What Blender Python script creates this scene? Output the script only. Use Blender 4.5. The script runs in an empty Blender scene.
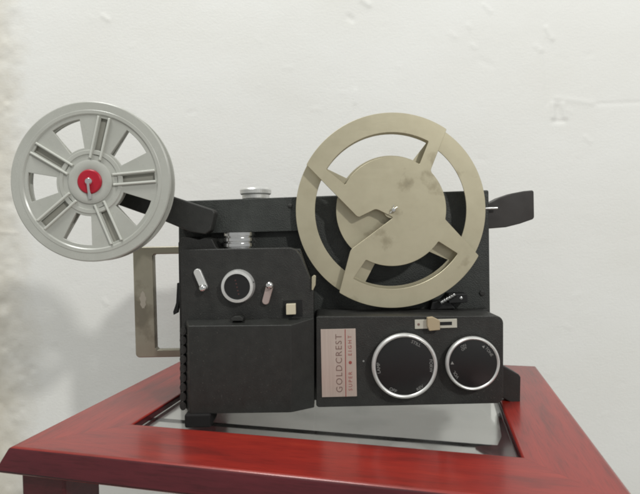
import bpy, bmesh, math, random
import numpy as np
from mathutils import Vector, Matrix
random.seed(4)
rng = np.random.default_rng(11)
sc = bpy.context.scene
col = sc.collection
PI = math.pi

# ------------------------------------------------------------------ camera
F = 480.0                      # focal length in photo pixels (photo is 640 wide)
PITCH, ROLL = 0.0265, 0.0178
T = 0.600                      # table top height
CZ = T + 0.137
Rv, Fw, Up = Vector((1, 0, 0)), Vector((0, math.cos(PITCH), -math.sin(PITCH))), Vector((0, math.sin(PITCH), math.cos(PITCH)))
cr = Rv * math.cos(ROLL) - Up * math.sin(ROLL)
cu = Up * math.cos(ROLL) + Rv * math.sin(ROLL)
cd = bpy.data.cameras.new('camera'); cam = bpy.data.objects.new('camera', cd); col.objects.link(cam)
cd.sensor_width = 36; cd.sensor_fit = 'HORIZONTAL'; cd.lens = 36 * F / 640
cd.clip_start = 0.01; cd.clip_end = 50
cd.dof.use_dof = True; cd.dof.focus_distance = 0.40; cd.dof.aperture_fstop = 14
M = Matrix((cr, cu, -Fw)).transposed().to_4x4(); M.translation = (0, 0, CZ)
cam.matrix_world = M
sc.camera = cam
sc.cycles.filter_width = 1.9

# ------------------------------------------------------------------ light
w = bpy.data.worlds.new('World'); sc.world = w; w.use_nodes = True
bg = w.node_tree.nodes['Background']
bg.inputs[0].default_value = (.985, 1.0, 0.985, 1); bg.inputs[1].default_value = 0.37
sc.view_settings.view_transform = 'Standard'; sc.view_settings.look = 'None'
sc.view_settings.exposure = 0.0; sc.view_settings.gamma = 1.0

def area(name, loc, target, size, power, color):
    l = bpy.data.lights.new(name, 'AREA'); l.shape = 'DISK'; l.size = size; l.energy = power; l.color = color
    o = bpy.data.objects.new(name, l); col.objects.link(o); o.location = loc
    d = Vector(target) - Vector(loc); o.rotation_euler = d.to_track_quat('-Z', 'Y').to_euler()
    return o
area('key_lamp', (0.93, -0.90, T + 1.05), (0, .42, T + .08), 0.11, 14, (1, .995, .96))
area('ceiling_lamp', (-0.55, -0.10, T + 1.65), (-.15, .55, T + .1), 0.55, 17, (.99, 1, .97))

# ------------------------------------------------------------------ helpers
def at(px, py, Y):
    """photo pixel -> world point lying at depth Y (mm) from the camera"""
    a, b = px - 320, 247 - py
    x = a * math.cos(ROLL) + b * math.sin(ROLL); y = -a * math.sin(ROLL) + b * math.cos(ROLL)
    d = Fw + Rv * (x / F) + Up * (y / F)
    k = Y / 1000 / d.y
    return Vector((d.x * k, Y / 1000, CZ + d.z * k))

def sca(Y): return Y / F       # mm per photo pixel at depth Y

def link(name, me, m, parent=None):
    o = bpy.data.objects.new(name, me); col.objects.link(o)
    if m is not None:
        me.materials.clear(); me.materials.append(m)
    if parent is not None:
        o.parent = parent; bpy.context.view_layer.update()
        o.matrix_parent_inverse = parent.matrix_world.inverted()
    return o

def smooth(me, ang=35):
    me.polygons.foreach_set('use_smooth', [True] * len(me.polygons)); me.set_sharp_from_angle(angle=math.radians(ang))

def bev(o, wd, seg=2, ang=30):
    if wd:
        b = o.modifiers.new('bevel', 'BEVEL'); b.width = wd / 1000; b.segments = seg; b.limit_method = 'ANGLE'; b.angle_limit = math.radians(ang)
        b.harden_normals = True; o.data.polygons.foreach_set('use_smooth', [True] * len(o.data.polygons))
    return o

def loft(name, rings, m, parent, bevel=0, seg=2):
    """closed solid through rings of equal vertex count"""
    bm = bmesh.new(); vs = [[bm.verts.new(p) for p in r] for r in rings]; n = len(rings[0])
    for a, b in zip(vs[:-1], vs[1:]):
        for i in range(n): bm.faces.new((a[i], a[(i + 1) % n], b[(i + 1) % n], b[i]))
    bm.faces.new(vs[0][::-1]); bm.faces.new(vs[-1])
    bmesh.ops.recalc_face_normals(bm, faces=bm.faces)
    me = bpy.data.meshes.new(name); bm.to_mesh(me); bm.free()
    return bev(link(name, me, m, parent), bevel, seg)

def prism(name, pts, Yf, Yb, m, parent, bevel=.6, seg=2):
    a = [at(x, y, Yf) for x, y in pts]
    b = [Vector((p.x, Yb / 1000, p.z)) for p in a]
    return loft(name, [a, b], m, parent, bevel, seg)

def rrect(x0, y0, x1, y1, r, n=5):
    o = []
    for cx, cy, a0 in ((x1 - r, y0 + r, -90), (x1 - r, y1 - r, 0), (x0 + r, y1 - r, 90), (x0 + r, y0 + r, 180)):
        for i in range(n + 1):
            a = math.radians(a0 + 90 * i / n); o.append((cx + r * math.cos(a), cy + r * math.sin(a)))
    return o

def plate_mesh(name, loops, th, bv=.3):
    """loops in mm, x right y up; flat plate th thick, front toward +z"""
    cu_ = bpy.data.curves.new(name, 'CURVE'); cu_.dimensions = '2D'; cu_.fill_mode = 'BOTH'
    cu_.extrude = max(th / 2 - bv, .01); cu_.bevel_depth = bv; cu_.bevel_resolution = 0; cu_.offset = -bv
    for lp in loops:
        s = cu_.splines.new('POLY'); s.points.add(len(lp) - 1)
        for p, q in zip(s.points, lp): p.co = (q[0], q[1], 0, 1)
        s.use_cyclic_u = True
    o = bpy.data.objects.new('tmp', cu_); col.objects.link(o)
    dg = bpy.context.evaluated_depsgraph_get(); me = bpy.data.meshes.new_from_object(o.evaluated_get(dg))
    bpy.data.objects.remove(o); me.name = name
    bm = bmesh.new(); bm.from_mesh(me); bmesh.ops.remove_doubles(bm, verts=bm.verts, dist=.001); bm.to_mesh(me); bm.free()
    return me

def face_cam(me, c, rot=0, tilt=None):
    """mm mesh in xy -> upright facing the camera, centred at world point c"""
    mm = Matrix.Translation(c) @ (tilt or Matrix.Identity(4)) @ Matrix.Rotation(PI / 2, 4, 'X') @ Matrix.Rotation(rot, 4, 'Z') @ Matrix.Scale(.001, 4)
    me.transform(mm); return me

def plate(name, loops, th, c, m, parent, bv=.3, rot=0, tilt=None):
    me = face_cam(plate_mesh(name, loops, th, bv), c, rot, tilt); smooth(me, 20)
    return link(name, me, m, parent)

def text(name, s, size, c, m, parent, rot=0, space=1.0, th=.12, tilt=None):
    f = bpy.data.curves.new(name, 'FONT'); f.body = s; f.size = size; f.align_x = 'CENTER'; f.align_y = 'CENTER'; f.extrude = th / 2
    f.space_character = space; f.resolution_u = 3
    o = bpy.data.objects.new('tmp', f); col.objects.link(o)
    dg = bpy.context.evaluated_depsgraph_get(); me = bpy.data.meshes.new_from_object(o.evaluated_get(dg))
    bpy.data.objects.remove(o); me.name = name
    return link(name, face_cam(me, c, rot, tilt), m, parent)

def lathe(name, prof, c, m, parent, axis='Y', n=72, closed=False, knurl=0, ang=35):
    """prof = (radius, height) in mm; height runs toward the camera (Y axis) or up (Z axis)"""
    bm = bmesh.new(); rings = []
    for r, h in prof:
        ring = []
        for i in range(n):
            a = 2 * PI * i / n
            rr = r * (1 - (knurl if i % 2 else 0))
            if axis == 'Y': p = Vector((rr * math.cos(a), -h, rr * math.sin(a)))
            elif axis == 'Z': p = Vector((rr * math.cos(a), rr * math.sin(a), h))
            else: p = Vector((h, rr * math.cos(a), rr * math.sin(a)))
            ring.append(bm.verts.new(c + p / 1000))
        rings.append(ring)
    prs = list(zip(rings[:-1], rings[1:]))
    if closed: prs.append((rings[-1], rings[0]))
    for a, b in prs:
        for i in range(n): bm.faces.new((a[i], a[(i + 1) % n], b[(i + 1) % n], b[i]))
    if not closed: bm.faces.new(rings[0][::-1]); bm.faces.new(rings[-1])
    bmesh.ops.recalc_face_normals(bm, faces=bm.faces)
    me = bpy.data.meshes.new(name); bm.to_mesh(me); bm.free(); smooth(me, ang)
    return link(name, me, m, parent)

def rod(name, pts, r, m, parent, n=12):
    """round bar through world points"""
    rings = []
    for i, p in enumerate(pts):
        d = (pts[min(i + 1, len(pts) - 1)] - pts[max(i - 1, 0)]).normalized()
        u = d.cross(Vector((0, 0, 1))) if abs(d.z) < .9 else d.cross(Vector((0, 1, 0)))
        u.normalize(); v = d.cross(u); rr = (r[i] if isinstance(r, (list, tuple)) else r) / 1000
        rings.append([p + (u * math.cos(2 * PI * k / n) + v * math.sin(2 * PI * k / n)) * rr for k in range(n)])
    o = loft(name, rings, m, parent); smooth(o.data, 50); return o

def thing(name, label, cat, loc, group=None):
    o = bpy.data.objects.new(name, None); o.empty_display_size = .02; col.objects.link(o); o.location = loc
    o['label'] = label; o['category'] = cat
    if group: o['group'] = group
    bpy.context.view_layer.update(); return o

# ------------------------------------------------------------------ materials
def mat(name, base, rough=.5, metal=0, coat=0, coat_r=.1, spec=.5, ior=None):
    m = bpy.data.materials.new(name); m.use_nodes = True; nt = m.node_tree; b = nt.nodes['Principled BSDF']
    b.inputs['Base Color'].default_value = (*base, 1); b.inputs['Roughness'].default_value = rough; b.inputs['Metallic'].default_value = metal
    b.inputs['Coat Weight'].default_value = coat; b.inputs['Coat Roughness'].default_value = coat_r; b.inputs['Specular IOR Level'].default_value = spec
    if ior: b.inputs['IOR'].default_value = ior
    return m, nt, b

def nz(nt, scale, detail=4, vec=None, rough=.55, dist=0):
    n = nt.nodes.new('ShaderNodeTexNoise'); n.inputs['Scale'].default_value = scale; n.inputs['Detail'].default_value = detail
    n.inputs['Roughness'].default_value = rough; n.inputs['Distortion'].default_value = dist
    if vec is None:
        tc = nt.nodes.new('ShaderNodeTexCoord'); vec = tc.outputs['Object']
    nt.links.new(vec, n.inputs['Vector']); return n

def ramp(nt, fac, stops):
    r = nt.nodes.new('ShaderNodeValToRGB'); e = r.color_ramp.elements
    while len(e) < len(stops): e.new(.5)
    for k, (p, c) in zip(e, stops): k.position = p; k.color = (*c, 1)
    nt.links.new(fac, r.inputs[0]); return r

def bump(nt, b, h, strength=.3, dist=.0003, prev=None):
    k = nt.nodes.new('ShaderNodeBump'); k.inputs['Strength'].default_value = strength; k.inputs['Distance'].default_value = dist
    nt.links.new(h, k.inputs['Height'])
    if prev: nt.links.new(prev.outputs[0], k.inputs['Normal'])
    nt.links.new(k.outputs[0], b.inputs['Normal']); return k

def rough_var(nt, b, lo, hi, scale=60, vec=None):
    n = nz(nt, scale, 4, vec); r = nt.nodes.new('ShaderNodeMapRange'); r.inputs['To Min'].default_value = lo; r.inputs['To Max'].default_value = hi
    r.inputs['From Min'].default_value = .3; r.inputs['From Max'].default_value = .7
    nt.links.new(n.outputs[0], r.inputs[0]); nt.links.new(r.outputs[0], b.inputs['Roughness'])

def black_crackle(name, base, bs=.35):
    m, nt, b = mat(name, base, .5)
    n = nz(nt, 130, 5); c = ramp(nt, n.outputs[0], [(.3, tuple(x * .8 for x in base)), (.7, tuple(x * 1.2 for x in base))])
    du = nz(nt, 950, 2); dr = ramp(nt, du.outputs[0], [(.66, (0, 0, 0)), (.76, (.75, .75, .75))]); wv = nz(nt, 28, 5); wr = ramp(nt, wv.outputs[0], [(.42, (.15, .15, .15)), (.65, (1, 1, 1))])
    mu = nt.nodes.new('ShaderNodeMixRGB'); mu.blend_type = 'MULTIPLY'; mu.inputs[0].default_value = 1; nt.links.new(dr.outputs[0], mu.inputs[1]); nt.links.new(wr.outputs[0], mu.inputs[2])
    mx = nt.nodes.new('ShaderNodeMixRGB'); nt.links.new(mu.outputs[0], mx.inputs[0]); nt.links.new(c.outputs[0], mx.inputs[1]); mx.inputs[2].default_value = (.13, .125, .11, 1)
    nt.links.new(mx.outputs[0], b.inputs['Base Color'])
    v = nt.nodes.new('ShaderNodeTexVoronoi'); v.inputs['Scale'].default_value = 1100
    tc = nt.nodes.new('ShaderNodeTexCoord'); nt.links.new(tc.outputs['Object'], v.inputs['Vector'])
    bump(nt, b, v.outputs['Distance'], bs, .0004); rough_var(nt, b, .42, .62, 90)
    return m
BLACK = black_crackle('black_crackle_paint', (.022, .022, .020))
BODY = black_crackle('black_grained_covering', (.030, .033, .030), .5)
COVER = black_crackle('charcoal_smooth_plastic', (.0195, .0200, .0180), .12)
DIAL, nt, b = mat('black_dial_plastic', (.010, .010, .010), .38); bump(nt, b, nz(nt, 700, 3).outputs[0], .08, .0002)
PADDLE, nt, b = mat('dark_brown_plastic', (.030, .026, .024), .42); rough_var(nt, b, .35, .5, 80)
RUBBER, nt, b = mat('black_rubber', (.014, .013, .013), .8, spec=.25)
VOID, nt, b = mat('dark_recess', (.006, .006, .006), .8)
CHROME, nt, b = mat('chrome', (.78, .78, .77), .16, 1); rough_var(nt, b, .12, .28, 200)
SATIN, nt, b = mat('satin_aluminium', (.72, .72, .70), .36, .55); rough_var(nt, b, .28, .45, 250)
# tan anodised metal with smudges
def tan_metal(name, base, dark):
    m, nt, b = mat(name, base, .42, .55)
    n = nz(nt, 21, 5, rough=.6); c = ramp(nt, n.outputs[0], [(.30, tuple(x * .72 for x in dark)), (.355, tuple(x * .9 for x in dark)), (.40, base), (1, tuple(x * 1.06 for x in base))])
    n2 = nz(nt, 90, 6); mx = nt.nodes.new('ShaderNodeMixRGB'); mx.blend_type = 'MULTIPLY'; mx.inputs[0].default_value = .22
    c2 = ramp(nt, n2.outputs[0], [(.3, (.7, .68, .64)), (.62, (1, 1, 1))])
    nt.links.new(c.outputs[0], mx.inputs[1]); nt.links.new(c2.outputs[0], mx.inputs[2]); nt.links.new(mx.outputs[0], b.inputs['Base Color'])
    tc = nt.nodes.new('ShaderNodeTexCoord'); mp = nt.nodes.new('ShaderNodeMapping'); mp.inputs['Rotation'].default_value = (0, .35, 0); mp.inputs['Scale'].default_value = (90, 90, 2600)
    nt.links.new(tc.outputs['Object'], mp.inputs[0]); rough_var(nt, b, .39, .47, 1, mp.outputs[0])
    bump(nt, b, nz(nt, 1400, 2).outputs[0], .06, .0001); return m
TAN = tan_metal('tan_anodised_metal', (.53, .485, .35), (.47, .42, .295))
HANDLE = tan_metal('bronze_grey_metal', (.37, .345, .27), (.33, .30, .23))
GREYP, nt, b = mat('grey_plastic', (.43, .43, .385), .28); rough_var(nt, b, .20, .34, 70)
n = nz(nt, 35, 5); c = ramp(nt, n.outputs[0], [(.3, (.41, .415, .375)), (.7, (.47, .475, .435))]); nt.links.new(c.outputs[0], b.inputs['Base Color'])
RED, nt, b = mat('red_plastic', (.42, .008, .025), .35); rough_var(nt, b, .3, .45, 150)
COPPER, nt, b = mat('rose_metal_plate', (.58, .47, .41), .34, .45)
tc = nt.nodes.new('ShaderNodeTexCoord'); mp = nt.nodes.new('ShaderNodeMapping'); mp.inputs['Scale'].default_value = (1500, 1500, 30)
nt.links.new(tc.outputs['Object'], mp.inputs[0]); n = nz(nt, 1, 3, mp.outputs[0]); c = ramp(nt, n.outputs[0], [(.3, (.56, .46, .40)), (.7, (.64, .54, .475))])
nt.links.new(c.outputs[0], b.inputs['Base Color'])
INK, nt, b = mat('dark_brown_ink', (.19, .12, .10), .5)
INKRED, nt, b = mat('dark_red_ink', (.30, .07, .06), .5)
WHITE, nt, b = mat('white_print', (.24, .24, .23), .5)
FAINT, nt, b = mat('faint_red_print', (.07, .03, .028), .5)
IVORY, nt, b = mat('ivory_plastic', (.62, .56, .42), .4); rough_var(nt, b, .35, .5, 300)
CREAM, nt, b = mat('pale_metal_plate', (.58, .56, .48), .38, .3)
TANB, nt, b = mat('tan_plastic', (.42, .34, .22), .45)
SMEAR, nt, b = mat('chalky_paint', (.38, .35, .29), .7)
PINKM, nt, b = mat('pinkish_worn_metal', (.50, .40, .37), .4, .5); rough_var(nt, b, .3, .5, 300)

RIDGE, nt, b = mat('grey_plastic_lit_ridge', (.60, .61, .56), .25)  # lighter copy of the grey plastic; light caught by the ridges is painted in
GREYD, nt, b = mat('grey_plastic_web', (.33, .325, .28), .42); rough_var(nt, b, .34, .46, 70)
# varnished mahogany
def wood(name, stops, coat=.72):
    m, nt, b = mat(name, (.2, .02, .01), .42, 0, coat, .10, spec=.3)
    tc = nt.nodes.new('ShaderNodeTexCoord'); mp = nt.nodes.new('ShaderNodeMapping'); mp.inputs['Scale'].default_value = (9, 75, 75)
    nt.links.new(tc.outputs['Object'], mp.inputs[0])
    n = nz(nt, 1.0, 7, mp.outputs[0], .62, .4)
    c = ramp(nt, n.outputs[0], stops)
    mp2 = nt.nodes.new('ShaderNodeMapping'); mp2.inputs['Scale'].default_value = (60, 900, 900); nt.links.new(tc.outputs['Object'], mp2.inputs[0])
    n2 = nz(nt, 1.0, 3, mp2.outputs[0]); c2 = ramp(nt, n2.outputs[0], [(.35, (.78, .72, .7)), (.5, (1, 1, 1))])
    mx = nt.nodes.new('ShaderNodeMixRGB'); mx.blend_type = 'MULTIPLY'; mx.inputs[0].default_value = 1
    nt.links.new(c.outputs[0], mx.inputs[1]); nt.links.new(c2.outputs[0], mx.inputs[2]); nt.links.new(mx.outputs[0], b.inputs['Base Color'])
    n3 = nz(nt, 30, 3); k = nt.nodes.new('ShaderNodeBump'); k.inputs['Strength'].default_value = .12; k.inputs['Distance'].default_value = .0006
    nt.links.new(n3.outputs[0], k.inputs['Height']); nt.links.new(k.outputs[0], b.inputs['Coat Normal'])
    rv = nz(nt, 14, 4); mr = nt.nodes.new('ShaderNodeMapRange'); mr.inputs['To Min'].default_value = .14; mr.inputs['To Max'].default_value = .28
    nt.links.new(rv.outputs[0], mr.inputs[0]); nt.links.new(mr.outputs[0], b.inputs['Coat Roughness'])
    return m
WOOD = wood('varnished_mahogany', [(.26, (.120, .012, .009)), (.45, (.25, .015, .010)), (.6, (.30, .019, .011)), (.78, (.36, .036, .017))])
EDGE = wood('dark_shaded_mahogany', [(.28, (.048, .005, .008)), (.5, (.075, .008, .012)), (.72, (.095, .011, .016))], .35)  # darker copy of the mahogany, partly shade painted into the colour
GLASS, nt, b = mat('table_glass', (.93, .945, .93), .04, ior=1.5); b.inputs['Transmission Weight'].default_value = 1.0
rough_var(nt, b, .03, .20, 26)
# plaster
WALL, nt, b = mat('white_painted_plaster', (.80, .80, .77), .62)
tc = nt.nodes.new('ShaderNodeTexCoord'); mp = nt.nodes.new('ShaderNodeMapping'); mp.inputs['Scale'].default_value = (1, 1, 1.5); nt.links.new(tc.outputs['Object'], mp.inputs[0])
n = nz(nt, 5, 6, mp.outputs[0]); c = ramp(nt, n.outputs[0], [(.3, (.775, .77, .735)), (.65, (.815, .815, .79))]); nt.links.new(c.outputs[0], b.inputs['Base Color'])
n1 = nz(nt, 260, 6, mp.outputs[0], .65); k = bump(nt, b, n1.outputs[0], .42, .0007)
sp_ = nt.nodes.new('ShaderNodeSeparateXYZ'); nt.links.new(tc.outputs['Object'], sp_.inputs[0])
ns = nz(nt, 22, 6, rough=.65); ma = nt.nodes.new('ShaderNodeMath'); ma.operation = 'MULTIPLY_ADD'; ma.inputs[1].default_value = .075
nt.links.new(ns.outputs[0], ma.inputs[0]); nt.links.new(sp_.outputs[0], ma.inputs[2])
mr = nt.nodes.new('ShaderNodeMapRange'); mr.inputs['From Min'].default_value = -.375; mr.inputs['From Max'].default_value = -.318; mr.inputs['To Min'].default_value = .9; mr.inputs['To Max'].default_value = 0
nt.links.new(ma.outputs[0], mr.inputs[0]); mx = nt.nodes.new('ShaderNodeMixRGB'); nt.links.new(mr.outputs[0], mx.inputs[0])
nt.links.new(c.outputs[0], mx.inputs[1]); mx.inputs[2].default_value = (.64, .60, .51, 1); nt.links.new(mx.outputs[0], b.inputs['Base Color'])
FLOOR, nt, b = mat('pale_floor', (.5, .49, .46), .5)
n = nz(nt, 6, 6); c = ramp(nt, n.outputs[0], [(.3, (.44, .43, .40)), (.7, (.54, .53, .5))]); nt.links.new(c.outputs[0], b.inputs['Base Color'])

# ------------------------------------------------------------------ wall and floor
def vnoise(X, Z, sx, sz, seed):
    g = np.random.default_rng(seed).standard_normal((260, 260)); u = X / sx + 100; v = Z / sz + 100
    i = np.floor(u).astype(int); j = np.floor(v).astype(int); fu = u - i; fv = v - j
    fu = fu * fu * (3 - 2 * fu); fv = fv * fv * (3 - 2 * fv); i %= 259; j %= 259
    return (g[i, j] * (1 - fu) + g[i + 1, j] * fu) * (1 - fv) + (g[i, j + 1] * (1 - fu) + g[i + 1, j + 1] * fu) * fv
WY = 600.0
xs = np.concatenate([np.linspace(-1700, -520, 40), np.arange(-515, 516, 2.0), np.linspace(520, 1700, 40)])
zs = np.concatenate([np.linspace(0, 380, 20), np.arange(384, 1110, 2.0), np.linspace(1115, 2400, 40)])
X, Z = np.meshgrid(xs, zs)
D = .26 * vnoise(X, Z, 110, 90, 1) + .05 * vnoise(X, Z, 30, 26, 2) + .022 * vnoise(X, Z, 13, 9, 3) + .016 * vnoise(X, Z, 5, 4, 4) + .010 * vnoise(X, Z, 3.1, 9, 7)
# rough un-skimmed strip at the far left
le = 1 / (1 + np.exp((X + 368 + 5 * vnoise(X, Z, 30, 25, 9)) / 4.0))
D += le * (.55 * vnoise(X, Z, 16, 16, 5) + .22 * vnoise(X, Z, 7, 7, 6) + .5)
def seg_feature(D, a, b, amp, sig, px=True):
    pa, pb = at(*a, WY) * 1000, at(*b, WY) * 1000
    dx, dz = pb.x - pa.x, pb.z - pa.z; L2 = dx * dx + dz * dz + 1e-6
    t = np.clip(((X - pa.x) * dx + (Z - pa.z) * dz) / L2, 0, 1)
    d2 = (X - pa.x - t * dx) ** 2 + (Z - pa.z - t * dz) ** 2
    return D + amp * np.exp(-d2 / (2 * sig * sig))
for a, b_, am, sg in [((246, -40), (243, 175), .45, 9), ((300, -40), (296, 110), -.25, 8), ((543, 0), (545, 45), -.12, 1.6), ((545, 40), (547, 104), -.35, 1.6), ((598, 104), (700, 100), -.4, 1.5), ((556, 98), (592, 103), .35, 2.2),
                      ((546, 28), (552, 39), .9, 2.0), ((552, 104), (553, 120), .8, 1.8), ((563, 104), (566, 118), .8, 1.8), ((553, 121), (563, 121), -.9, 2.0), ((557, 108), (559, 116), -.8, 2.4),
                      ((362, 0), (369, 5), .9, 2.4), ((349, 17), (352, 20), -.8, 2.2), ((355, 90), (355, 103), .5, 1.6), ((484, 5), (491, 12), .5, 1.7), ((468, 25), (470, 28), .5, 1.8),
                      ((536, 46), (541, 50), .5, 2.0), ((472, 45), (475, 48), .4, 2.0), ((450, 33), (456, 37), .35, 2.2), ((585, 137), (590, 142), .4, 2.0), ((103, 16), (108, 20), .6, 2.0),
                      ((0, 232), (16, 233), .6, 1.6), ((104, 300), (107, 304), .5, 2.0), ((480, 60), (492, 66), -.25, 3)]:
    D = seg_feature(D, a, b_, am * (1.2 if sg < 5 else 1), sg)
for i in range(95):
    px, py = random.uniform(0, 640), random.uniform(0, 494); an = random.uniform(-.5, .9); L = random.uniform(1, 8)
    D = seg_feature(D, (px, py), (px + L * math.cos(an), py + L * math.sin(an)), random.choice((-1, 1)) * random.uniform(.08, .28), random.uniform(1.3, 2.6))
me = bpy.data.meshes.new('wall'); nx, nzz = len(xs), len(zs)
V = np.stack([X, WY - D, Z], -1).reshape(-1, 3) / 1000
ii = np.arange((nzz - 1) * nx).reshape(nzz - 1, nx)[:, :-1].ravel()
me.from_pydata(V.tolist(), [], np.stack([ii, ii + 1, ii + nx + 1, ii + nx], -1).tolist()); me.polygons.foreach_set('use_smooth', [True] * len(me.polygons))
o = link('wall', me, WALL); o['kind'] = 'structure'
me = bpy.data.meshes.new('floor'); me.from_pydata([(-1.7, -1.6, 0), (1.7, -1.6, 0), (1.7, .6, 0), (-1.7, .6, 0)], [], [(0, 1, 2, 3)])
o = link('floor', me, FLOOR); o['kind'] = 'structure'

# ------------------------------------------------------------------ side table
YAW = -0.2346; X0, Y0, TW, TD, MF, MS = -.2078, .3145, .3729, .2615, .0502, .0480
tb = thing('side_table', 'small glossy red mahogany side table with a glass inset top, under the projector', 'table', (0, .45, 0))
TM = Matrix.Translation((X0, Y0, T)) @ Matrix.Rotation(YAW, 4, 'Z')
TH, OUT = .0150, .0065
def rail(a, b, ia, ib, na):
    """mitred rail between outer corners a,b and inner corners ia,ib (table plane); na = outward normal"""
    a, b, ia, ib, na = map(Vector, (a, b, ia, ib, na)); L = (b - a).length; dx = (b - a) / L; up = Vector((0, 0, 1))
    g = .00003
    oa = a + na * OUT - dx * OUT; ob = b + na * OUT + dx * OUT
    r0 = [a, ia, ia - up * TH, oa - up * TH]; r1 = [b, ib, ib - up * TH, ob - up * TH]
    r0 = [p + dx * g for p in r0]; r1 = [p - dx * g for p in r1]
    fr = Matrix((dx, up.cross(dx), up)).transposed().to_4x4(); fr.translation = a
    inv = fr.inverted()
    rings = [[inv @ p for p in r0], [inv @ p for p in r1]]
    o = loft('rail', rings, WOOD, None, 0)
    o.parent = tb; o.matrix_parent_inverse = tb.matrix_world.inverted(); o.matrix_world = TM @ fr
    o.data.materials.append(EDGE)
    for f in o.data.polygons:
        if abs(f.normal.y) > .5: f.material_index = 1  # outer and inner faces take the mahogany with shade in its colour
    at_ = o.data.attributes.new('bevel_weight_edge', 'FLOAT', 'EDGE')
    for e in o.data.edges:
        p, q = (o.data.vertices[i].co for i in e.vertices)
        if abs(p.x - q.x) > .06: at_.data[e.index].value = 1.0
    bev(o, 1.6, 3); o.modifiers['bevel'].limit_method = 'WEIGHT'; o.modifiers['bevel'].harden_normals = False
    o.data.set_sharp_from_angle(angle=math.radians(30)); return o
A, B, C, Dd = (0, 0, 0), (TW, 0, 0), (TW, TD, 0), (0, TD, 0)
iA, iB, iC, iD = (MS + .0100, MF, 0), (TW - MS, MF, 0), (TW - MS, TD - MF * .8, 0), (MS + .0100, TD - MF * .8, 0)
rail(A, B, iA, iB, (0, -1, 0)); rail(B, C, iB, iC, (1, 0, 0)); rail(C, Dd, iC, iD, (0, 1, 0)); rail(Dd, A, iD, iA, (-1, 0, 0))
def tbox(name, x0, x1, y0, y1, z0, z1, m, parent, bv=.8):
    r = [[TM @ Vector((x, y, z)) for x, y in ((x0, y0), (x1, y0), (x1, y1), (x0, y1))] for z in (z0, z1)]
    return loft(name, r, m, parent, bv)
LG = .034
for lx in (.004, TW - .004 - LG):
    for ly in (.004, TD - .004 - LG):
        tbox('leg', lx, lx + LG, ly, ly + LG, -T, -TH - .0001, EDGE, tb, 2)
GZ = -.005      # glass top below the rail tops
gl = tbox('glass_pane', MS + .0102, TW - MS - .0002, MF + .0002, TD - MF * .8 - .0002, GZ - .004, GZ, GLASS, tb, 0)
sx = TW - MS - .0006
rr_ = [(sx, MF + .001), (sx, TD - MF * .8 - .002), (sx - .001, TD - MF * .8 - .002), (sx - .0028, MF + .08), (sx - .0050, MF + .045), (sx - .0095, MF + .0300), (sx - .0135, MF + .0300), (sx - .0240, MF + .0250), (sx - .0150, MF + .012), (sx - .0090, MF + .001)]
loft('dark_strip', [[TM @ Vector((x, y, z)) for x, y in rr_] for z in (GZ - .0066, GZ - .0046)], EDGE, tb, 0)  # added dark wedge standing in for the shade along the right rail
tbox('dark_strip', MS + .0105, TW - MS - .0140, MF + .0275, MF + .0295, GZ - .0065, GZ - .0045, RUBBER, tb, 0)  # thin dark line under the glass, parallel to the front rail

# ------------------------------------------------------------------ projector
GTOP = T + GZ
pj = thing('film_projector', 'black vintage film projector with two round dials, standing on the glass-topped red table', 'film projector', (0, .41, GTOP))
prism('rear_body', [(178, 201), (489, 190), (491.5, 396), (180, 404)], 404, 452, BODY, pj, 1.5, 3)
prism('upper_band', [(179, 201.3), (302, 196.6), (302, 231), (209, 233.5), (203, 231), (180, 228)], 397, 403.9, BODY, pj, .7)
# lamp housing behind the front block
prism('lamp_housing', [(178, 243), (180, 238.5), (185, 236.5), (191, 237.5), (198, 239.5), (205, 237.5), (212, 239), (216, 247), (222, 251), (300, 249), (314, 290), (314, 402), (181, 405)], 378, 403.8, BLACK, pj, .9)
ub = prism('control_housing', [(179.5, 251), (184, 249.5), (290, 247.6), (296, 249.5), (301, 256), (311.5, 281), (313.5, 288), (314.5, 405), (184, 408)], 367, 377.8, BLACK, pj, .9)
# lower cover with chamfered sides
a = [at(x, y, 366.8) for x, y in [(186, 319.5), (314.6, 317.6), (314.8, 407.5), (186, 409)]]
b_ = [at(x, y, 354) for x, y in [(188.5, 326), (291, 325), (291.5, 412.5), (190, 414)]]
lc = loft('front_cover', [a, b_], COVER, pj, .7)
prism('latch_bump', [(231, 318.8), (234, 316.5), (240, 316.3), (243, 318.6), (243, 321), (231, 321)], 358, 366.7, COVER, pj, .4)
# cooling fins down the left side
bm = bmesh.new()
for k in range(9):
    p = at(182.9, 331 + 9.4 * k, 362); n = 14
    v = [[bm.verts.new(p + Vector((2.5 / 1000 * math.cos(2 * PI * i / n), yy, 3.2 / 1000 * math.sin(2 * PI * i / n)))) for i in range(n)] for yy in (0, .036)]
    for i in range(n): bm.faces.new((v[0][i], v[0][(i + 1) % n], v[1][(i + 1) % n], v[1][i]))
    bm.faces.new(v[0][::-1]); bm.faces.new(v[1])
bmesh.ops.recalc_face_normals(bm, faces=bm.faces)
me = bpy.data.meshes.new('cooling_fins'); bm.to_mesh(me); bm.free(); smooth(me, 50); link('cooling_fins', me, BLACK, pj)
prism('side_lever', [(177, 283), (180, 284), (179.5, 300), (177.5, 313), (173.5, 315), (173, 312), (176, 303)], 380, 384, DIAL, pj, .3)

# amplifier panel
ap = [(316, 316.5)] + [(x, y - (x - 316) * .004) for x, y in rrect(330, 316.5, 503.5, 404, 7)[:12]] + [(316, 407.5)]
ap = [(316.2, 317.5), (318, 316.4)] + [(x, y - .8) for x, y in rrect(330, 316.6, 503.5, 404.2, 7.5)[:12]] + [(318.5, 407.4), (316.2, 405.8)]
amp = prism('control_panel', ap, 366, 403.8, BLACK, pj, 1.2, 3)
prism('side_flap', [(498, 364), (505, 366.5), (519, 374.5), (521, 377), (520.5, 403), (519, 405.5), (513, 403.8), (499, 396)], 382, 392, COVER, pj, 1.0)
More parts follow.
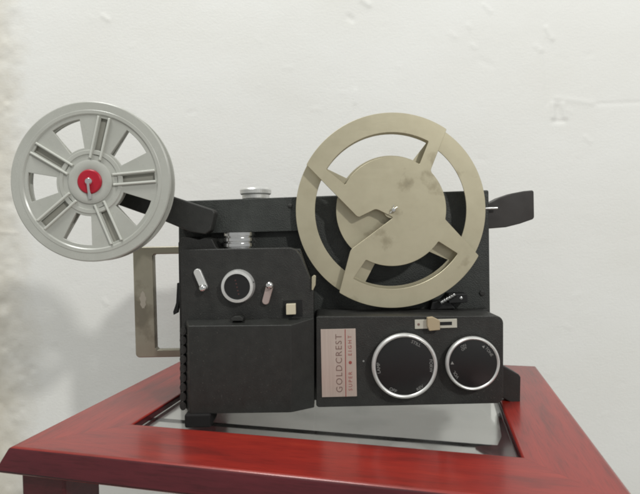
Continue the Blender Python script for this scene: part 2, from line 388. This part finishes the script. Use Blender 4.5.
# ledge strip behind panel and small fittings
def on(px, py, Y): return at(px, py, Y)
def dial(px, py, r_out, name_lbl):
    Y = 366; c = on(px, py, Y); s = sca(Y - 7)
    R = r_out * s
    d = lathe('dial', [(R * .93, 0.0), (R * .93, 6.4), (R * .86, 6.9), (.5, 6.9)], c, DIAL, pj)
    lathe('rim', [(R * .935, 3.5), (R * .985, 3.6), (R, 4.5), (R, 6.4), (R * .975, 7.4), (R * .935, 7.9), (R * .905, 7.6), (R * .885, 6.95), (R * .90, 6.4)], c, SATIN, d, closed=True)
    return d, c
d1, c1 = dial(403.2, 363.7, 33.2, '')
d2, c2 = dial(470.2, 361.2, 27.3, '')
s = sca(359)
def ring_text(parent, c, ang, r, body, size, flip=0, nm='lettering'):
    a = math.radians(ang); p = c + Vector((r * s * math.cos(a), -7.0, r * s * math.sin(a))) / 1000
    p = c + Vector((r * s * math.cos(a) / 1000, -.00700, r * s * math.sin(a) / 1000))
    text(nm, body, size, p, WHITE, parent, rot=a - PI / 2 + flip, th=.08)
ring_text(d1, c1, 63, 25.5, 'STILL', 3.4)
ring_text(d1, c1, 0, 26.3, 'FORW', 3.4)
ring_text(d1, c1, -56, 27, 'REV', 3.4, PI)
ring_text(d1, c1, -117, 27, 'OFF', 3.4, PI)
ring_text(d1, c1, 183, 26.3, 'LAMP', 3.4)
ring_text(d2, c2, 118, 20.5, 'ON', 2.8); ring_text(d2, c2, 120, 17.6, 'OFF', 2.6)
ring_text(d2, c2, 36, 20.0, 'TONE', 3.0); ring_text(d2, c2, 212, 20.5, 'VOL', 3.2)
def tri(c, ang, r, size, parent, spin):
    a = math.radians(ang); p = c + Vector((r * s * math.cos(a) / 1000, -.00700, r * s * math.sin(a) / 1000))
    plate('arrow_mark', [[(size * math.cos(t), size * math.sin(t)) for t in (PI / 2 + spin, PI / 2 + spin + 2.1, PI / 2 + spin - 2.1)]], .1, p, WHITE, parent, bv=.01)
tri(c2, 178, 21, 1.5, d2, 0); tri(c2, 58, 20, 1.3, d2, 1.2)
lathe('index_dot', [(.75, 0), (.75, .25), (.3, .3)], on(363.5, 361, 366), WHITE, pj, n=16)

# name plate and its writing
npl = prism('name_plate', [(320.6, 329.4), (355.6, 328.6), (357, 396.3), (322, 397.2)], 365.2, 365.99, COPPER, pj, .15)
tl = Matrix.Identity(4)
text('lettering', 'GOLDCREST', 6.9, on(339.3, 363.4, 365.15), INK, npl, rot=PI / 2, space=1.22, th=.1)
text('lettering', 'SUPER', 4.0, on(350.6, 381.2, 365.15), INKRED, npl, rot=PI / 2, space=1.45, th=.1)
text('lettering', 'EIGHT', 4.0, on(350.0, 345.5, 365.15), INKRED, npl, rot=PI / 2, space=1.55, th=.1)
prism('dividing_line', [(344.7, 329.2), (345.5, 329.2), (346.3, 396.6), (345.5, 396.6)], 365.05, 365.19, INKRED, npl, 0)
lathe('red_dot', [(1.25, 0), (1.25, .12), (.5, .14)], on(350.3, 362.5, 365.19), INKRED, npl, n=24)
# slide switch
sw = prism('switch_plate', [(414.8, 319.8), (457, 318.8), (457.2, 327.6), (415, 329)], 365.1, 365.99, CREAM, pj, .2)
prism('slot', [(438, 322.0), (452, 321.6), (452, 325.0), (438, 325.4)], 364.95, 365.09, VOID, sw, 0)
lathe('screw', [(.95, 0), (.95, .25), (.4, .4)], on(418.6, 324.3, 365.1), INK, sw, n=20)
prism('slider', [(427.5, 317.8), (433, 317), (440, 320.5), (440.2, 330), (429.5, 331), (427.5, 326)], 361, 365.08, TANB, sw, .5)

# round selector knob with silver ring
c = on(238.4, 286.0, 367); s2 = sca(362)
kb = lathe('selector_knob', [(12.9, 0), (12.2, 5.6), (11.9, 6.2), (9.9, 6.6), (9.7, 5.6), (9.7, 0)], c, SATIN, pj, closed=True)
lathe('knob_face', [(9.65, .1), (9.65, 5.7), (.3, 5.7)], c, DIAL, kb)
for k in range(5):
    lathe('print_mark', [(.62, 0), (.6, .1), (.2, .12)], c + Vector(((-1.2 + k * .55) / 1000, -.0057, (4.9 - 2.6 * k) / 1000)), FAINT, kb, n=12)
lathe('grub_screw', [(.55, 0), (.5, .5), (.2, .5)], c + Vector((.0122, -.0040, .0032)), VOID, kb, axis='X', n=12)
# two toggle levers
def pill(p0, p1, wd, n=10):
    (x0, y0), (x1, y1) = p0, p1; a0 = math.atan2(y1 - y0, x1 - x0); o = []
    for cx, cy, st in ((x1, y1, a0 - PI / 2), (x0, y0, a0 + PI / 2)):
        for i in range(n + 1):
            a = st + PI * i / n; o.append((cx + wd / 2 * math.cos(a), cy + wd / 2 * math.sin(a)))
    return o
lv = prism('toggle_lever', pill((197.2, 272.6), (203.4, 287.0), 7.6), 363.6, 366.99, SATIN, pj, .7)
lathe('ball_tip', [(1.4, 0), (2.5, .6), (3.0, 1.9), (2.7, 3.2), (1.6, 4.2), (.4, 4.6)], on(203.6, 287.8, 363.7), CHROME, lv, n=32)
lv = prism('toggle_lever', pill((269.8, 285.6), (265.6, 301.2), 7.2), 363.6, 366.99, PINKM, pj, .7)
lathe('ball_tip', [(1.4, 0), (2.5, .6), (3.0, 1.9), (2.7, 3.2), (1.6, 4.2), (.4, 4.6)], on(269.9, 285.0, 363.7), CHROME, lv, n=32)
# ivory push button in a dark recess
rc = prism('button_recess', [(283, 300.8), (302, 299.8), (302.5, 316.2), (283, 316.8)], 366.7, 366.99, VOID, pj, 0)
prism('push_button', [(286, 304.4), (295.6, 304), (295.8, 314.4), (286.2, 314.8)], 361.6, 366.69, IVORY, pj, .35)
prism('metal_tab', [(311.8, 277), (314, 275), (316, 276), (315.6, 285), (313, 290.5), (311.6, 290)], 364.6, 366.9, TAN, pj, .4)

# ribbed silver lens barrel
prof = [(11.2, -1.5)]
h = -1.5
for k in range(3): prof += [(12.4, h + .1), (12.4, h + 2.5), (11.0, h + 2.9), (11.0, h + 4.0)]; h += 4.3
prof += [(12.4, h), (12.4, h + 2.6)]
lathe('lens_barrel', prof, at(239.5, 250, 384) , CHROME, pj, axis='Z', n=64)
# knob on top
c = at(255.8, 196.5, 428)
lathe('top_knob', [(12.0, -2), (12.0, 1.2), (12.9, 1.5), (13.7, 2.2), (13.9, 5.4), (13.2, 6.6), (11.5, 7.2), (.5, 7.4)], c, SATIN, pj, axis='Z', n=120, knurl=.008, ang=20)

# carry handle
W_, H_ = 52, 110
def hl(x0, y0, x1, y1, r): return [((x) , (y)) for x, y in rrect(x0, y0, x1, y1, r)]
cc = at(134, 247, 415); sh = sca(415)
outer = [(x * sh, -y * sh) for x, y in rrect(0, 0, 60, 110.5, 4)]
inner = [(x * sh, -y * sh) for x, y in rrect(19.5, 7.5, 70, 102, 3)][6:18]
inner = [(55 * sh, -7.5 * sh), (21.5 * sh, -7.5 * sh), (20 * sh, -9 * sh), (20.2 * sh, -101 * sh), (22 * sh, -103 * sh), (55 * sh, -103 * sh)]
tilt = Matrix.Rotation(.0, 4, 'Y')
hd = plate('carry_handle', [outer, inner], 6.5, cc, HANDLE, pj, bv=.7, tilt=tilt)
me_ = [(math.cos(t) * (2.6 + .5 * math.sin(7 * t) + .3 * math.sin(11 * t)), math.sin(t) * (7.3 + .8 * math.sin(9 * t))) for t in [2 * PI * i / 26 for i in range(26)]]
plate('paint_smear', [me_], .25, at(143, 300, 411.7), SMEAR, hd, bv=.01)

# arm carrying the supply reel
ARMY = 372
prism('supply_reel_arm', [(84, 176), (92, 171.5), (100, 172.5), (178, 198.2), (213, 209.6), (215, 213), (210.5, 231), (205, 234.5), (190, 232), (165, 221.5), (90, 195), (82, 188)], ARMY, ARMY + 13, COVER, pj, 1.2, 3)
prism('arm_mount', [(183, 204), (208, 211), (206, 230), (186, 228)], ARMY + 12.9, 404, COVER, pj, .5)
hubc = at(91.2, 182, 352)
sp = lathe('supply_spindle', [(2.6, -19), (2.6, 4.6), (2.0, 5.4), (.4, 5.7)], hubc, CHROME, pj, n=32)
lathe('spindle_cap', [(2.7, .8), (8.2, .8), (8.8, 1.4), (8.8, 2.6), (8.0, 3.3), (2.7, 3.5)], hubc, RED, pj, n=48)
rod('spindle_catch', [hubc + Vector((.0, -.0050, -.001)), hubc + Vector((.0002, -.0046, -.006)), hubc + Vector((.0004, -.0030, -.0125))], [1.1, 1.0, 1.2], CHROME, pj)

# rear pick-up arm at right with a steel pin
prism('take_up_reel_arm', [(478, 206), (489, 203.5), (500, 197.5), (512, 193.3), (524, 191), (532.6, 190.2), (534, 191.5), (534.4, 217.3), (533.2, 219.2), (520, 223.8), (506, 227.3), (490, 228.6), (478, 228)], 408, 421, PADDLE, pj, 2.6, 4)
rod('steel_pin', [at(484, 208.4, 404), at(497.5, 208.0, 404)], .95, CHROME, pj)
# take-up spindle
tc_ = at(393, 210, 383)
tsp = lathe('take_up_spindle', [(2.0, -22), (2.0, 2.2), (1.4, 3.2), (.3, 3.4)], tc_, CHROME, pj, n=24)
for a in (.6, 1.5, 3.9):
    q = tc_ + Vector((math.cos(a) * .0016, -.0018, math.sin(a) * .0016))
    rod('spindle_claw', [q, q + Vector((math.cos(a) * .0022, -.0002, math.sin(a) * .0022))], [.55, .3], CHROME, tsp, n=8)
# film guide fittings low on the body, screw
prism('guide_block', [(449, 294), (467.5, 293.5), (468, 302.5), (449, 303.5)], 392, 404, DIAL, pj, .6)
g0, g1 = at(440.5, 303, 392), at(455, 294.5, 392)
rod('film_guide', [g0.lerp(g1, t) for t in np.linspace(0, 1, 13)], [1.2 if k % 2 else 2.5 for k in range(13)], CHROME, pj, n=20)
lathe('guide_screw', [(1.2, 0), (1.2, .5), (.4, .8)], at(461, 298, 392), CHROME, pj, n=20)
prism('guide_base', [(432, 302), (448, 299), (456, 309), (430, 310)], 396, 404, DIAL, pj, .8)
lathe('screw', [(2.5, 0), (2.5, .5), (1.9, 1.0), (.5, 1.1)], at(482, 293, 404), BLACK, pj, n=32)
lathe('screw', [(2.0, 0), (2.0, .5), (1.4, .9), (.4, 1.0)], at(197, 218, 397), BLACK, pj, n=28)
lathe('screw', [(1.9, 0), (1.9, .4), (1.3, .8), (.4, .9)], at(290, 206, 397), BLACK, pj, n=28)
prism('ledge_strip', [(470, 310), (489, 308.5), (490.5, 316), (470, 316)], 398, 403.9, COVER, pj, .8)
# feet
def foot(x, y, r, ztop):
    p = Vector((x, y, GTOP)); hh = (ztop - GTOP) * 1000
    lathe('rubber_foot', [(r * .92, 0), (r, .8), (r, hh)], p, RUBBER, pj, axis='Z', n=40)
def zbot(px, py, Y): return at(px, py, Y).z + .0015
p = at(200, 412, 360)
r2 = [[Vector((x, y, z)) for x, y in ((p.x - .0098, .352), (p.x + .0098, .352), (p.x + .0098, .375), (p.x - .0098, .375))] for z in (GTOP, at(200, 411.5, 358).z)]
loft('rubber_foot', r2, RUBBER, pj, 1.5)
for fx, fy in ((.125, .432), (-.10, .435), (.118, .418)):
    foot(fx, fy, 6.5, at(400, 399.5, 404).z + .001)

# ------------------------------------------------------------------ grey plastic supply reel
rl = thing('plastic_film_reel', 'light grey plastic film reel with five windows and a red centre, on the left arm', 'film reel', tuple(hubc))
RR = 58.3
def arc(r, a0, a1, n): return [(r * math.cos(math.radians(a0 + (a1 - a0) * i / n)), r * math.sin(math.radians(a0 + (a1 - a0) * i / n))) for i in range(n + 1)]
k_ = RR / 80.5
def wins(dr=0):
    L = []
    for j in range(5):
        a = 40 + 72 * j
        L.append(arc((63.4 + dr) * k_, a - 13.5 - dr, a + 13.5 + dr, 10) + arc((34.5 - dr) * k_, a + 13 + dr, a - 13 - dr, 8))
    return L
full = lambda r: arc(r, 0, 360, 143)[:-1]
def rslots():
    L = []
    for j in range(5):
        a = math.radians(4 + 72 * j); u = (math.cos(a), math.sin(a)); v = (-u[1], u[0])
        L.append([(u[0] * r * k_ + v[0] * t * k_, u[1] * r * k_ + v[1] * t * k_) for r, t in ((27, -3.2), (64.5, -3.6), (64.5, 3.6), (27, 3.2))])
    return L
fl = plate('front_flange', [full(67.5 * k_), full(11 * k_)] + wins() + rslots(), 1.6, hubc, GREYP, rl, bv=.25)
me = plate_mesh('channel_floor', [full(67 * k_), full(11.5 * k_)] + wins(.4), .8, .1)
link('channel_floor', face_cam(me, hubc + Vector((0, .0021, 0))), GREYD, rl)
lathe('outer_rim', [(67 * k_, -1), (67 * k_, 1.0), (68.2 * k_, 1.7), (71.3 * k_, 1.75), (71.8 * k_, 1.5), (79.3 * k_, 1.5), (80.3 * k_, 1.0), (80.5 * k_, .4), (80.5 * k_, -.9), (80 * k_, -1.3)], hubc, GREYP, rl, closed=True, n=160, ang=16)
for j in range(5):
    a = math.radians(4 + 72 * j); u = (math.cos(a), math.sin(a)); v = (-u[1], u[0])
    for sg in (-1, 1):
        q = [(u[0] * r * k_ + v[0] * t * k_, u[1] * r * k_ + v[1] * t * k_) for r, t in ((23, sg * 4.0), (66, sg * 4.4), (66, sg * 6.6), (23, sg * 6.2))]
        plate('spoke_ridge', [q if sg > 0 else q[::-1]], 2.1, hubc + Vector((0, -.0016, 0)), RIDGE, rl, bv=.45)
lathe('hub_ring', [(11 * k_, -1), (11 * k_, 1.4), (13 * k_, 2.2), (20 * k_, 2.3), (22 * k_, 1.7), (22 * k_, .5), (22 * k_, -1)], hubc, GREYP, rl, closed=True, n=96)
lathe('hub_step', [(27.5 * k_, .6), (28.0 * k_, 1.4), (31.5 * k_, 1.4), (32.5 * k_, .6)], hubc, GREYP, rl, closed=True, n=96)
bk = hubc + Vector((0, .0095, 0))
plate('back_flange', [full(80.5 * k_), full(11 * k_)] + wins(3.2), 1.6, bk, GREYP, rl, bv=.3)
lathe('core', [(8.5, -8.7), (16.5, -8.7), (16.5, -2.4), (8.5, -2.4)], hubc, GREYP, rl, closed=True, n=64)

# ------------------------------------------------------------------ tan metal take-up reel
rt = thing('metal_film_reel', 'large tan metal film reel with bow tie shaped flanges, in front of the black body', 'film reel', tuple(tc_))
s3 = sca(383)
def R3(px, py): return ((px - 392) * s3, (210 - py) * s3)
def a3(r, a0, a1, n): return [(x * s3, y * s3) for x, y in arc(r, a0, a1, n)]
def fillet(pts, rad, n=4):
    out = []; N = len(pts)
    for i in range(N):
        p, a, b2 = Vector(pts[i]), Vector(pts[i - 1]), Vector(pts[(i + 1) % N]); u, v = (a - p), (b2 - p)
        ang = u.angle(v) if u.length > 1e-6 and v.length > 1e-6 else PI
        if ang > math.radians(150): out.append(tuple(p)); continue
        d = min(rad, u.length * .45, v.length * .45)
        q0, q1 = p + u.normalized() * d, p + v.normalized() * d
        for k in range(n + 1):
            t = k / n; out.append(tuple(q0 * (1 - t) ** 2 + p * 2 * t * (1 - t) + q1 * t * t))
    return out
front = a3(96.5, 151.3, 55, 60) + [R3(431, 171)] + a3(54, 42, -11, 24) + a3(98, -28.7, -123.5, 70) + [R3(350, 249), R3(393.5, 217.5), R3(376, 208.5), R3(358, 217)]
w1 = a3(77, 147.5, 61, 40) + a3(53, 58, 151, 36)
w2 = a3(79, 239.7, 325.5, 40) + a3(56, 325, 241.5, 34)
hole = a3(3.3, 0, 345, 23)
rc_ = at(392, 210, 383)
plate('front_flange', [fillet(front, 2.2), fillet(w1, 1.6), fillet(w2, 1.6)], .9, rc_, TAN, rt, bv=.22)
# raised lip pressed beside the centre
def band(p0, p1, wd):
    a, b2 = Vector(R3(*p0)), Vector(R3(*p1)); d = (b2 - a).normalized(); nn = Vector((-d.y, d.x)) * wd * s3 / 2
    return [tuple(a - nn), tuple(b2 - nn), tuple(b2 + nn), tuple(a + nn)]
bc = rc_ + Vector((0, .0075, 0))
plate('back_flange', [a3(96.5, 0, 357.5, 143), a3(77, 0, 357.5, 119)], .9, bc, TAN, rt, bv=.2)
plate('back_disc', [a3(55.5, 0, 356, 89), hole], .9, bc, TAN, rt, bv=.2)
for p0, p1, wd in (((404, 185), (447, 131), 14), ((362, 191), (312, 166), 13), ((420, 240), (468, 262), 14), ((372, 255), (352, 292), 14)):
    plate('back_spoke', [band(p0, p1, wd)], .7, bc + Vector((0, .0002, 0)), TAN, rt, bv=.1)
lathe('core', [(3.0, -7.0), (6.5, -7.0), (6.5, -.5), (3.0, -.5)], rc_, TAN, rt, closed=True, n=64)
